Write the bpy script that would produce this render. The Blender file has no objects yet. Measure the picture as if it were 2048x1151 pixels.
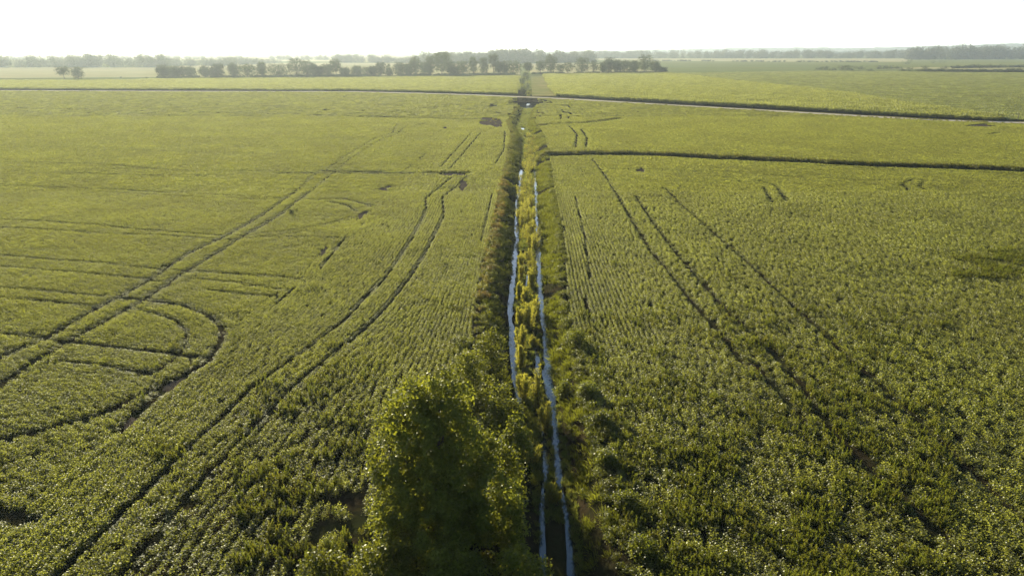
import bpy, math
import numpy as np

# ------------------------------------------------------------------ scene, camera, sky, sun
S = bpy.context.scene
COL = S.collection
R = math.radians
CAM_H, FPX, HOR = 30.0, 1366.0, 99.0
PITCH = math.atan((575.5 - HOR) / FPX)
cam_d = bpy.data.cameras.new('camera')
cam = bpy.data.objects.new('camera', cam_d)
COL.objects.link(cam)
cam_d.sensor_width = 36.0
cam_d.lens = FPX / 2048 * 36
cam_d.clip_start, cam_d.clip_end = 0.5, 60000
cam.location = (0, 0, CAM_H)
cam.rotation_euler = (math.pi / 2 - PITCH, 0, 0)
S.camera = cam

SUN_EL, SUN_BEAR = R(15.0), R(-24.0)          # bearing from +Y, negative is left
w = bpy.data.worlds.new('World')
S.world = w
w.use_nodes = True
wn = w.node_tree
sky = wn.nodes.new('ShaderNodeTexSky')
sky.sky_type = 'NISHITA'
sky.sun_disc = False
sky.sun_elevation = SUN_EL
sky.sun_rotation = SUN_BEAR
sky.air_density, sky.dust_density, sky.ozone_density = 0.7, 0.5, 1.5
wn.links.new(sky.outputs[0], wn.nodes['Background'].inputs[0])
wn.nodes['Background'].inputs[1].default_value = 0.075

sun_d = bpy.data.lights.new('sun', 'SUN')
sun_d.energy = 5.0
sun_d.angle = R(0.5)
sun_d.color = (1.0, 0.865, 0.59)
sun = bpy.data.objects.new('sun', sun_d)
COL.objects.link(sun)
sun.rotation_euler = (math.pi / 2 - SUN_EL, 0, math.pi - SUN_BEAR)
sun.location = (-40, 100, 80)

S.view_settings.view_transform = 'Standard'
S.view_settings.look = 'None'
S.view_settings.exposure = 1.53
S.view_settings.gamma = 1
c = S.cycles
c.max_bounces, c.diffuse_bounces, c.glossy_bounces = 6, 3, 2
c.transmission_bounces, c.volume_bounces, c.transparent_max_bounces = 3, 0, 4
c.use_denoising = True
c.sample_clamp_indirect = 6

rng = np.random.default_rng(7)


# ------------------------------------------------------------------ picture <-> ground
def pix(x, y, z=0.0):
    x = np.asarray(x, float); y = np.asarray(y, float)
    u = 575.5 - y
    dy = u * math.sin(PITCH) + FPX * math.cos(PITCH)
    dz = u * math.cos(PITCH) - FPX * math.sin(PITCH)
    t = (z - CAM_H) / dz
    return (x - 1024) * t, dy * t


def line(pts, z=0.0):
    a = np.array(pts, float)
    X, Y = pix(a[:, 0], a[:, 1], z)
    return np.stack([X, Y], 1)


def height_to(Y, ytop):
    """height above z=0 at which a point at ground distance Y shows at picture row ytop"""
    u = 575.5 - ytop
    return CAM_H + Y * (u * math.cos(PITCH) - FPX * math.sin(PITCH)) / (u * math.sin(PITCH) + FPX * math.cos(PITCH))


def mpp(Y, z=0.0):
    """metres per picture pixel at ground distance Y"""
    return (Y * math.cos(PITCH) + (CAM_H - z) * math.sin(PITCH)) / FPX


def vnoise(x, y, s, seed=0):
    x = np.asarray(x, float) / s; y = np.asarray(y, float) / s
    xi = np.floor(x).astype(np.int64); yi = np.floor(y).astype(np.int64)
    fx = x - xi; fy = y - yi
    fx = fx * fx * (3 - 2 * fx); fy = fy * fy * (3 - 2 * fy)

    def h(a, b):
        n = (a * 374761393 + b * 668265263 + seed * 974711) & 0x7fffffff
        n = ((n ^ (n >> 13)) * 1274126177) & 0x7fffffff
        return ((n ^ (n >> 16)) & 0xffff) / 65535.0
    return (h(xi, yi) * (1 - fx) + h(xi + 1, yi) * fx) * (1 - fy) + (h(xi, yi + 1) * (1 - fx) + h(xi + 1, yi + 1) * fx) * fy


def dpoly(P, L):
    """distance of points P (n,2) to polyline L (m,2)"""
    out = np.full(len(P), 1e9)
    for a, b in zip(L[:-1], L[1:]):
        lo = np.minimum(a, b) - 14; hi = np.maximum(a, b) + 14
        m = np.where((P[:, 0] > lo[0]) & (P[:, 0] < hi[0]) & (P[:, 1] > lo[1]) & (P[:, 1] < hi[1]))[0]
        if len(m) == 0:
            continue
        d = b - a
        t = np.clip(((P[m] - a) @ d) / max(d @ d, 1e-9), 0, 1)
        q = a + t[:, None] * d
        out[m] = np.minimum(out[m], np.hypot(*(P[m] - q).T))
    return out


def inpoly(P, poly):
    x, y = P[:, 0], P[:, 1]
    r = np.zeros(len(P), bool)
    n = len(poly)
    for i in range(n):
        x1, y1 = poly[i]; x2, y2 = poly[(i + 1) % n]
        if y1 == y2:
            continue
        k = ((y1 > y) != (y2 > y)) & (x < (x2 - x1) * (y - y1) / (y2 - y1) + x1)
        r ^= k
    return r


# ------------------------------------------------------------------ the ditch
_d = line([(1120, 1130), (1112, 1000), (1090, 880), (1068, 780), (1056, 690), (1052, 600), (1056, 480), (1055, 400),
           (1057, 340), (1056, 280), (1042, 255), (1050, 235), (1057, 212), (1057, 195), (1055, 180), (1052, 160), (1056, 150)], -1.8)
CXY = np.concatenate([[0], _d[:, 1], [3000]])
CXX = np.concatenate([[3.1], _d[:, 0], [_d[-1, 0]]])
EMB0, EMB1 = 424.0, 441.0                       # the earth crossing that carries the road over the ditch


def cx(Y):
    return (np.interp(Y - 3, CXY, CXX) + np.interp(Y, CXY, CXX) + np.interp(Y + 3, CXY, CXX)) / 3


WATER_Z = -1.8


def crest(Y):
    """distance of the right crest from the ditch centre"""
    return np.interp(Y, [38, 44, 60, 86, 117], [3.0, 3.25, 3.75, 4.0, 4.9])


def bed(Y):
    return np.interp(Y, [40, 60, 85], [1.35, 1.85, 2.2])


def _ch(pts):
    L = line(pts, WATER_Z)
    o = np.argsort(L[:, 1])
    return L[o, 1], L[o, 0]


CH = [(_ch([(1041, 338), (1042, 350), (1034, 400), (1031, 440), (1034, 480), (1030, 520), (1025, 560), (1022, 600), (1021, 640), (1023, 680), (1029, 720), (1032, 760), (1040, 800), (1055, 850)]), 54, 196,
       [54, 60, 90, 150, 196], [.2, .34, .42, .5, .9]),
      (_ch([(1070, 335), (1069, 350), (1072, 400), (1074, 440), (1078, 480), (1078, 540), (1080, 570), (1081, 600), (1088, 640), (1095, 680), (1099, 720), (1098, 760), (1105, 800), (1107, 850), (1110, 900),
             (1118, 950), (1130, 1000), (1137, 1060), (1140, 1140)]), 30, 192, [30, 45, 60, 70, 90, 150, 192], [.26, .32, .5, .56, .42, .42, .45]),
      (_ch([(1062, 650), (1068, 690), (1077, 720), (1073, 760), (1075, 800), (1081, 850), (1086, 880), (1090, 920), (1091, 960), (1088, 1000), (1085, 1060), (1084, 1130)]), 30, 77, [30, 45, 60, 77], [.24, .3, .26, .16]),
      (_ch([(1061, 490), (1057, 530), (1052, 570)]), 90, 115, [90, 115], [.2, .2]),
      (_ch([(1041, 251), (1046, 258)]), 288, 304, [288, 304], [1.0, 1.0])]


def zfun(X, Y):
    X = np.asarray(X, float); Y = np.asarray(Y, float)
    u = X - cx(Y)
    a = np.abs(u)
    sc = 1 + 1.0 * np.exp(-((Y - 418) / 14) ** 2)                 # scour hole before the culvert
    north = np.clip((Y - EMB1) / 4, 0, 1)
    wid = sc * (1 - 0.3 * north)
    n1 = vnoise(X, Y, 1.6, 3) - .5; n2 = vnoise(X, Y, 5.0, 4) - .5
    cr = np.where(u > 0, crest(Y), 4.9); bd = bed(Y)
    aa = a / wid + n1 * 0.3 + n2 * 0.4 * np.clip((a - 1) / 2, 0, 1)
    t = np.clip((aa - bd) / (cr - bd), 0, 1.25)
    prof = np.interp(t, [0, .08, .4, .8, 1.0, 1.2], [-1.62, -1.55, -1.0, -.3, -.05, 0]) + .08 * (n1 + n2) * (t < .05)
    for (cy, cxs), y0, y1, wy, wv in CH:
        xc = np.interp(Y, cy, cxs) + .25 * (vnoise(Y, Y * 0, 4.0, 15) - .5)
        w_ = np.interp(Y, wy, wv) * np.interp(Y, [50, 70], [.95, 1.3]) * (.55 + .85 * vnoise(X, Y, 1.7, 16))
        on = np.clip((Y - y0) / 3, 0, 1) * np.clip((y1 - Y) / 3, 0, 1)
        prof = prof - .45 * on * np.clip(1 - ((X - xc) / w_) ** 2, 0, 1)
    prof *= np.where(sc > 1, 1 + (sc - 1) * .7, 1) * (1 - .3 * north)
    prof *= np.clip((1500 - Y) / 600, 0, 1)
    # a low spoil bank on the crests
    berm = .2 * np.exp(-((a - cr - 1.0) / .8) ** 2) * np.clip((EMB0 - Y) / 20, 0, 1)
    fl = np.clip((a - 6) / 4, 0, 1) * np.clip((2500 - Y) / 500, 0, 1)
    return prof + berm + fl * (.25 * (vnoise(X, Y, 14, 5) - .5) + .08 * (vnoise(X, Y, 3, 6) - .5))


# ------------------------------------------------------------------ mesh helpers
def mesh_obj(name, V, F, mat, parent=None, tint=None, smooth=False, nv=4):
    """V (n,3); F (m,nv) array of faces of one size, or a list of faces"""
    me = bpy.data.meshes.new(name)
    if isinstance(F, np.ndarray):
        V = np.ascontiguousarray(V, np.float32)
        nv = F.shape[1]
        me.vertices.add(len(V)); me.vertices.foreach_set('co', V.ravel())
        me.loops.add(F.size); me.loops.foreach_set('vertex_index', F.astype(np.int32).ravel())
        me.polygons.add(len(F)); me.polygons.foreach_set('loop_start', np.arange(0, F.size, nv, dtype=np.int32))
        me.update(calc_edges=True)
    else:
        me.from_pydata([tuple(v) for v in V], [], F)
    if tint is not None:
        at = me.attributes.new('tint', 'FLOAT', 'FACE')
        at.data.foreach_set('value', np.ascontiguousarray(tint, np.float32))
    if smooth:
        me.polygons.foreach_set('use_smooth', np.ones(len(me.polygons), bool))
    me.materials.append(mat)
    me.validate()
    o = bpy.data.objects.new(name, me)
    if parent != 'none':
        COL.objects.link(o)
        if parent:
            o.parent = parent
    return o


def unit(a):
    return a / np.maximum(np.linalg.norm(a, axis=1, keepdims=True), 1e-9)


def leaves(C, L, W, N, rg, fold=0.0):
    """rhombic leaves: centres C, length L, width W, normals N -> V, F"""
    n = len(C)
    N = unit(N)
    A = rg.normal(size=(n, 3)); A = unit(A - (A * N).sum(1, keepdims=True) * N)
    B = np.cross(N, A)
    L = np.broadcast_to(L, (n,))[:, None]; W = np.broadcast_to(W, (n,))[:, None]
    V = np.empty((n, 4, 3))
    V[:, 0] = C - A * L * .5; V[:, 2] = C + A * L * .5 - N * L * .12
    V[:, 1] = C + B * W * .5 + N * L * fold; V[:, 3] = C - B * W * .5 + N * L * fold
    return V.reshape(-1, 3), np.arange(n * 4).reshape(n, 4)


def blades(P, D, L, W, rg, bend=.3):
    """grass-like blades: roots P, directions D, length L, width W (a quad then a tip, as two quads)"""
    n = len(P)
    D = unit(D)
    side = np.cross(D, np.array([0, 0, 1.0]) + rg.normal(size=(n, 3)) * .4); side = unit(side)
    L = np.broadcast_to(L, (n,))[:, None]; W = np.broadcast_to(W, (n,))[:, None]
    M = P + D * L * .55
    T = P + D * L - np.array([0, 0, 1.0]) * L * bend * rg.random((n, 1)) + rg.normal(size=(n, 3)) * L * .06
    V = np.stack([P - side * W * .35, P + side * W * .35, M + side * W * .5, M - side * W * .5, T + side * W * .06, T - side * W * .06], 1)
    b = np.arange(n)[:, None] * 6
    F = np.concatenate([b + np.array([0, 1, 2, 3]), b + np.array([3, 2, 4, 5])], 0)
    return V.reshape(-1, 3), F


def join(parts):
    V = []; F = []; T = []; k = 0
    for v, f, t in parts:
        V.append(v); F.append(f + k); k += len(v)
        T.append(np.broadcast_to(t, (len(f),)))
    return np.concatenate(V), np.concatenate(F), np.concatenate(T)


def tube(path, rad, n=7):
    path = np.asarray(path, float); k = len(path)
    V = []
    for i in range(k):
        d = path[min(i + 1, k - 1)] - path[max(i - 1, 0)]; d = d / (np.linalg.norm(d) + 1e-9)
        a = np.cross(d, [.31, .95, .1]); a /= np.linalg.norm(a) + 1e-9; b = np.cross(d, a)
        for j in range(n):
            th = 2 * math.pi * j / n
            V.append(path[i] + rad[i] * (a * math.cos(th) + b * math.sin(th)))
    F = [[i * n + j, i * n + (j + 1) % n, (i + 1) * n + (j + 1) % n, (i + 1) * n + j] for i in range(k - 1) for j in range(n)]
    return np.array(V), np.array(F)


# ------------------------------------------------------------------ materials
def new_mat(name):
    m = bpy.data.materials.new(name); m.use_nodes = True
    nt = m.node_tree
    for n in list(nt.nodes):
        nt.nodes.remove(n)
    out = nt.nodes.new('ShaderNodeOutputMaterial')
    return m, nt, out


def N(nt, t, **k):
    n = nt.nodes.new('ShaderNode' + t)
    for a, b in k.items():
        setattr(n, a, b)
    return n


def mixc(nt, fac, a, b, mode='MIX'):
    n = N(nt, 'Mix', data_type='RGBA', blend_type=mode)
    for sock, v in ((n.inputs[0], fac), (n.inputs[6], a), (n.inputs[7], b)):
        if hasattr(v, 'is_output'):
            nt.links.new(v, sock)
        elif isinstance(v, (int, float)):
            sock.default_value = v
        else:
            sock.default_value = (*v, 1)
    return n.outputs[2]


def pos_noise(nt, scale, detail=2.0, lo=0.35, hi=0.65):
    g = N(nt, 'NewGeometry'); t = N(nt, 'TexNoise')
    t.inputs['Scale'].default_value = scale; t.inputs['Detail'].default_value = detail
    nt.links.new(g.outputs['Position'], t.inputs['Vector'])
    r = N(nt, 'MapRange'); r.inputs[1].default_value = lo; r.inputs[2].default_value = hi
    nt.links.new(t.outputs[0], r.inputs[0])
    return r.outputs[0]


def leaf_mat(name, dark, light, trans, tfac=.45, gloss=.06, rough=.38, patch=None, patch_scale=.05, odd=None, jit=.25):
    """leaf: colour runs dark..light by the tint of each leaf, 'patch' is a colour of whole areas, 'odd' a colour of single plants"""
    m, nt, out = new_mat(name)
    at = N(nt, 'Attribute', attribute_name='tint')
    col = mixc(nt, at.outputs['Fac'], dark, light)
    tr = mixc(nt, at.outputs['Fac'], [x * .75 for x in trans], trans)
    if patch:
        pn = pos_noise(nt, patch_scale, 3)
        col = mixc(nt, pn, col, mixc(nt, .4, col, patch))
        tr = mixc(nt, pn, tr, mixc(nt, .25, tr, patch))
    if odd:
        iv = N(nt, 'Attribute', attribute_type='INSTANCER', attribute_name='ivar')
        col = mixc(nt, iv.outputs['Fac'], col, odd[0])
        tr = mixc(nt, iv.outputs['Fac'], tr, odd[1])
    oi = N(nt, 'ObjectInfo'); jr = N(nt, 'MapRange'); jr.inputs[3].default_value = 1 - jit; jr.inputs[4].default_value = 1 + jit
    nt.links.new(oi.outputs['Random'], jr.inputs[0])
    cj = N(nt, 'CombineColor'); [nt.links.new(jr.outputs[0], cj.inputs[q]) for q in range(3)]
    col = mixc(nt, 1.0, col, cj.outputs[0], 'MULTIPLY'); tr = mixc(nt, 1.0, tr, cj.outputs[0], 'MULTIPLY')
    d = N(nt, 'BsdfDiffuse'); t = N(nt, 'BsdfTranslucent'); g = N(nt, 'BsdfGlossy')
    nt.links.new(col, d.inputs[0]); nt.links.new(tr, t.inputs[0])
    g.inputs['Roughness'].default_value = rough
    g.inputs[0].default_value = (.9, .95, .9, 1)
    m1 = N(nt, 'MixShader'); m1.inputs[0].default_value = tfac
    nt.links.new(d.outputs[0], m1.inputs[1]); nt.links.new(t.outputs[0], m1.inputs[2])
    fr = N(nt, 'LayerWeight'); fr.inputs[0].default_value = .25
    mul = N(nt, 'Math', operation='MULTIPLY_ADD'); mul.inputs[1].default_value = gloss * 6; mul.inputs[2].default_value = gloss * .2
    nt.links.new(fr.outputs['Fresnel'], mul.inputs[0])
    m2 = N(nt, 'MixShader')
    nt.links.new(mul.outputs[0], m2.inputs[0]); nt.links.new(m1.outputs[0], m2.inputs[1]); nt.links.new(g.outputs[0], m2.inputs[2])
    nt.links.new(m2.outputs[0], out.inputs[0])
    return m


def rough_mat(name, c1, c2, scale=1.0, rough=.9, bump=.0, c3=None, scale3=.05, detail=6):
    m, nt, out = new_mat(name)
    n1 = pos_noise(nt, scale, detail)
    col = mixc(nt, n1, c1, c2)
    if c3:
        col = mixc(nt, pos_noise(nt, scale3, 3), col, c3)
    b = N(nt, 'BsdfPrincipled'); b.inputs['Roughness'].default_value = rough
    b.inputs['Specular IOR Level'].default_value = 0
    nt.links.new(col, b.inputs['Base Color'])
    if bump:
        bp = N(nt, 'Bump'); bp.inputs['Strength'].default_value = bump; bp.inputs['Distance'].default_value = .1
        nt.links.new(n1, bp.inputs['Height']); nt.links.new(bp.outputs[0], b.inputs['Normal'])
    nt.links.new(b.outputs[0], out.inputs[0])
    return m


M_soil = rough_mat('soil', (.018, .014, .008), (.034, .026, .015), 1.5, 1, .5, (.02, .024, .009), .3)
M_far = rough_mat('far_field_green', (.12, .135, .04), (.15, .16, .05), .02, 1, 0, (.12, .15, .05), .004)
M_bare = rough_mat('bare_mud', (.05, .042, .033), (.075, .064, .052), .8, 1, .3)
M_pale = rough_mat('pale_field', (.27, .25, .13), (.32, .29, .15), .02, 1, 0, (.24, .235, .11), .004)
M_tan = rough_mat('mown_strip', (.19, .175, .065), (.26, .225, .095), .25, 1, .3, (.15, .17, .05), .05)
M_grn2 = rough_mat('pasture', (.105, .13, .036), (.125, .15, .042), .015, 1, 0, (.145, .155, .05), .006)
M_road = rough_mat('gravel_road', (.33, .30, .25), (.44, .41, .35), .7, .95, .2)
M_verge = rough_mat('verge', (.16, .15, .055), (.22, .195, .08), .5, 1, .4)
M_earth = rough_mat('clay_bank', (.018, .015, .011), (.034, .028, .02), .8, 1, .5)
M_bark = rough_mat('bark', (.06, .048, .035), (.10, .08, .06), 6, .95, .5)
M_post = rough_mat('weathered_wood', (.10, .08, .06), (.16, .13, .10), 5, .9, .3)
M_hill = rough_mat('wooded_hill', (.03, .045, .022), (.05, .065, .03), .02, 1, 0)

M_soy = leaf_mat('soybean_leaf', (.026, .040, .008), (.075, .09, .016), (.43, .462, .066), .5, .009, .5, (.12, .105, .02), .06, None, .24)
M_soy2 = leaf_mat('pasture_leaf', (.045, .06, .018), (.09, .105, .032), (.32, .36, .08), .5, .01, .5, (.12, .11, .03), .02)
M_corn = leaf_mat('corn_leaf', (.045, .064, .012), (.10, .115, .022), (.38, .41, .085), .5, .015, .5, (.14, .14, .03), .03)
M_weed = leaf_mat('weed_leaf', (.032, .046, .008), (.08, .093, .014), (.27, .31, .024), .42, .012, .45, None, .05, ((.08, .082, .015), (.28, .265, .026)))
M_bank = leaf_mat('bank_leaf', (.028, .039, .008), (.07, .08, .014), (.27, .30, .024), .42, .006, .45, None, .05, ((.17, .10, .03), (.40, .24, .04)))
M_grass = leaf_mat('ditch_grass', (.05, .085, .018), (.10, .135, .03), (.24, .30, .045), .45, .012, .4, None, .05, ((.14, .13, .03), (.30, .27, .05)))
M_willow = leaf_mat('willow_leaf', (.10, .105, .02), (.19, .175, .032), (.48, .46, .06), .5, .01, .4)
M_tree = leaf_mat('tree_leaf', (.038, .052, .010), (.105, .122, .022), (.31, .33, .028), .42, .003, .38)
M_tree2 = leaf_mat('far_tree_leaf', (.017, .027, .008), (.045, .058, .015), (.10, .12, .02), .3, .008, .5)
M_wood = leaf_mat('woodland_leaf', (.022, .036, .014), (.05, .064, .022), (.09, .10, .025), .3, .006, .5)

m, nt, out = new_mat('ditch_water')
b = N(nt, 'BsdfPrincipled')
b.inputs['Base Color'].default_value = (.014, .03, .036, 1); b.inputs['Roughness'].default_value = .06
b.inputs['Specular IOR Level'].default_value = .95; b.inputs['Specular Tint'].default_value = (.72, .93, .98, 1)
bp = N(nt, 'Bump'); bp.inputs['Strength'].default_value = .2; bp.inputs['Distance'].default_value = .05
nt.links.new(pos_noise(nt, 2.2, 3, .2, .8), bp.inputs['Height']); nt.links.new(bp.outputs[0], b.inputs['Normal'])
nt.links.new(b.outputs[0], out.inputs[0])
M_water = m
m, nt, out = new_mat('galvanised_steel')
b = N(nt, 'BsdfPrincipled'); b.inputs['Metallic'].default_value = .8; b.inputs['Roughness'].default_value = .45
nt.links.new(mixc(nt, pos_noise(nt, 3, 3), (.45, .45, .43), (.3, .29, .27)), b.inputs['Base Color'])
nt.links.new(b.outputs[0], out.inputs[0])
M_steel = m


def tag(o, label=None, cat=None, group=None, kind=None):
    for k, v in (('label', label), ('category', cat), ('group', group), ('kind', kind)):
        if v:
            o[k] = v
    return o


WORDS = ('first second third fourth fifth sixth seventh eighth ninth tenth eleventh twelfth thirteenth fourteenth fifteenth sixteenth '
         'seventeenth eighteenth nineteenth twentieth').split()
TENS = {20: 'twenty', 30: 'thirty', 40: 'forty', 50: 'fifty', 60: 'sixty', 70: 'seventy'}
TENTH = {30: 'thirtieth', 40: 'fortieth', 50: 'fiftieth', 60: 'sixtieth', 70: 'seventieth'}


def nth(i):
    """i counts from 0"""
    k = i + 1
    if k <= 20:
        return WORDS[i]
    return TENTH[k] if k % 10 == 0 else TENS[k // 10 * 10] + '-' + WORDS[k % 10 - 1]


# ------------------------------------------------------------------ ground, water, road
ys = np.concatenate([np.arange(0, 130, .7), np.arange(130, 330, 1.2), np.arange(330, 470, 1.5), np.geomspace(470, 24000, 60)])
pu = np.concatenate([np.arange(0, 6.6, .16), [7, 7.6, 8.4, 9.4, 10.6], np.geomspace(12, 24000, 44)])
us = np.concatenate([-pu[:0:-1], pu])
UU, YY = np.meshgrid(us, ys)
XX = UU + cx(YY)
V = np.stack([XX, YY, zfun(XX, YY)], -1).reshape(-1, 3)
nr, nc = XX.shape
ii, jj = np.meshgrid(np.arange(nr - 1), np.arange(nc - 1), indexing='ij')
k = (ii * nc + jj).ravel()
F = np.stack([k, k + 1, k + nc + 1, k + nc], 1)
g = mesh_obj('ground', V, F, M_soil, smooth=True)
g['kind'] = 'structure'
g.data.materials.append(M_far)
fc = YY[:-1, :-1].ravel()
g.data.polygons.foreach_set('material_index', (fc > 560).astype(np.int32))

yw = np.concatenate([np.arange(0, 120, 1.5), np.arange(120, 470, 3.0)])
wl = cx(yw)
V = np.array([(x + s, y, WATER_Z) for x, y in zip(wl, yw) for s in (-5.0, 5.0)])
F = np.array([(2 * i, 2 * i + 1, 2 * i + 3, 2 * i + 2) for i in range(len(yw) - 1)])
tag(mesh_obj('water', V, F, M_water), kind='structure')


def ribbon(name, L, half, z, mat, kind='structure', edge_noise=0.0, step=4.0):
    seg = np.hypot(*np.diff(L, axis=0).T); s = np.concatenate([[0], np.cumsum(seg)])
    t = np.arange(0, s[-1], step)
    P = np.stack([np.interp(t, s, L[:, 0]), np.interp(t, s, L[:, 1])], 1)
    D = np.gradient(P, axis=0); D /= np.linalg.norm(D, axis=1, keepdims=True)
    Nn = np.stack([-D[:, 1], D[:, 0]], 1)
    ha = half * (1 + edge_noise * (vnoise(t, t * 0, 9, 1) - .5) * 2); hb = half * (1 + edge_noise * (vnoise(t, t * 0, 7, 2) - .5) * 2)
    V = np.empty((len(P) * 2, 3)); V[0::2, :2] = P + Nn * ha[:, None]; V[1::2, :2] = P - Nn * hb[:, None]; V[:, 2] = z
    i = np.arange(len(P) - 1) * 2
    F = np.stack([i + 1, i + 3, i + 2, i], 1)
    return tag(mesh_obj(name, V, F, mat), kind=kind)


def sheet(name, pts, z, mat, ground=False):
    a = np.array(pts, float) if ground else line(pts)
    V = np.c_[a, np.full(len(a), z)]
    return tag(mesh_obj(name, V, [list(range(len(a)))], mat), kind='structure')


ROAD = line([(-260, 179.5), (0, 181.5), (342, 183), (700, 184), (834, 187), (951, 190.5), (1030, 194), (1088, 196), (1186, 201.5),
             (1300, 208.5), (1400, 214), (1483, 219), (1665, 229.5), (1848, 240), (2048, 246.5), (2300, 252)])
ribbon('verge', ROAD, 5.6, .17, M_verge, edge_noise=.25)
ribbon('road', ROAD, 3.1, .20, M_road, edge_noise=.12)

sheet('pale_field', [(-300, 159), (312, 155), (700, 151.5), (1040, 149.5), (1040, 128), (850, 127.5), (690, 125.5), (480, 127), (300, 135), (-300, 134)], .25, M_pale)
sheet('pale_field', [(1062, 148), (1330, 144.5), (1200, 129), (1130, 126.5), (1050, 127.5)], .26, M_pale)
sheet('pale_field', [(-300, 112), (560, 123), (760, 124.5), (1050, 123), (1050, 112), (-300, 108)], .3, M_pale)
sheet('mown_strip', [(1064, 192.5), (1112, 192.5), (1086, 152.5), (1062, 153)], .22, M_tan)
sheet('pasture', [(1330, 145), (1410, 156), (1483, 166), (1592, 177), (1683, 188), (1811, 210), (2001, 237), (2500, 246), (2600, 146), (1640, 141)], .2, M_grn2)
sheet('pale_field', [(1340, 131), (1620, 133), (2600, 141), (2600, 122), (1600, 121), (1200, 122)], .24, M_grn2)
sheet('pale_strip', [(1560, 124), (1815, 124.5), (1815, 117.5), (1180, 117), (1200, 121)], .28, M_pale)
sheet('pale_strip', [(1760, 138.5), (2300, 142), (2300, 135.5), (1840, 135)], .27, M_pale)

# ------------------------------------------------------------------ the earth crossing and its culvert
ex = float(cx(EMB0))
zt, zb, hr, hz = .12, -5.0, 1.5, -1.95
nseg = 28
V = []; F = []
for yy in (EMB0, EMB1):
    b0 = len(V)
    for j in range(nseg):
        th = 2 * math.pi * j / nseg
        ca, sa = math.cos(th), math.sin(th)
        V.append((ex + hr * ca, yy, hz + hr * sa))
        kx = min((9.0 if ca > 0 else 9.0) / max(abs(ca), 1e-6), ((zt - hz) if sa > 0 else (hz - zb)) / max(abs(sa), 1e-6))
        tilt = -.9 if yy == EMB0 else .9
        zz = hz + kx * sa
        V.append((ex + kx * ca, yy - tilt * (zz - zt) * .0 + (0 if zz < -1 else 0), zz))
    for j in range(nseg):
        a = b0 + 2 * j; c2 = b0 + 2 * ((j + 1) % nseg)
        F.append([a, a + 1, c2 + 1, c2] if yy == EMB0 else [a, c2, c2 + 1, a + 1])
b0 = len(V)
nx = 15
for i in range(nx):
    for yy in (EMB0 - .5, EMB0 + 1, EMB1 - 1, EMB1 + .5):
        V.append((ex - 9.5 + 19 * i / (nx - 1), yy + .5 * math.sin(i * 2.1 + yy), .13 + .05 * math.sin(i * 1.7)))
for i in range(nx - 1):
    for j in range(3):
        a = b0 + i * 4 + j
        F.append([a, a + 4, a + 5, a + 1])
tag(mesh_obj('embankment', V, F, M_earth), kind='structure')
root = bpy.data.objects.new('culvert', None); COL.objects.link(root)
root.location = (ex, EMB0, hz)
tag(root, 'round steel culvert through the earth crossing where the gravel road spans the ditch', 'culvert')
L0, L1 = -1.1, EMB1 - EMB0 + .8
V = []; F = []
ny = 90; n = 24
for i in range(ny):
    yy = L0 + (L1 - L0) * i / (ny - 1)
    for rr in (hr - .02 + .03 * math.sin(i * 1.9),):
        for j in range(n):
            th = 2 * math.pi * j / n
            V.append((rr * math.cos(th), yy, rr * math.sin(th)))
for i in range(ny - 1):
    for j in range(n):
        F.append([i * n + j, i * n + (j + 1) % n, (i + 1) * n + (j + 1) % n, (i + 1) * n + j])
mesh_obj('pipe', V, F, M_steel, root, smooth=True)
V = []; F = []
for yy, rr in ((L0 - .02, hr - .06), (L0 - .02, hr + .08), (L0 + .12, hr + .08), (L0 + .12, hr + .0)):
    for j in range(n):
        th = 2 * math.pi * j / n
        V.append((rr * math.cos(th), yy, rr * math.sin(th)))
for i in range(3):
    for j in range(n):
        F.append([i * n + j, i * n + (j + 1) % n, (i + 1) * n + (j + 1) % n, (i + 1) * n + j])
mesh_obj('rim', V, F, M_steel, root)

# ------------------------------------------------------------------ plant prototypes (unlinked sources of the crop and the weeds)
def proto_soy(i, ln, wd, h, n, ls):
    rg = np.random.default_rng(100 + i)
    x = rg.uniform(-ln * .7, ln * .7, n); v = np.clip(rg.normal(0, .45, n), -1, 1)
    u = v * wd * .47
    bump = rg.uniform(.78, 1.12, n)
    z = h * bump * np.sqrt(np.clip(1 - (np.abs(v) * .92) ** 2, 0.02, 1)) * (1 - .85 * rg.random(n) ** 1.3)
    C = np.stack([x, u, z], 1)
    Nn = np.stack([rg.normal(0, .6, n), v * .8 + rg.normal(0, .55, n), np.full(n, .8)], 1)
    L = ls * rg.uniform(.75, 1.25, n)
    V, F = leaves(C, L, L * .78, Nn, rg, .06)
    return mesh_obj('soybean_plant', V, F, M_soy, 'none', np.clip(z / h * .6 + rg.normal(0, .22, n) + .1, 0, 1))


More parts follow.
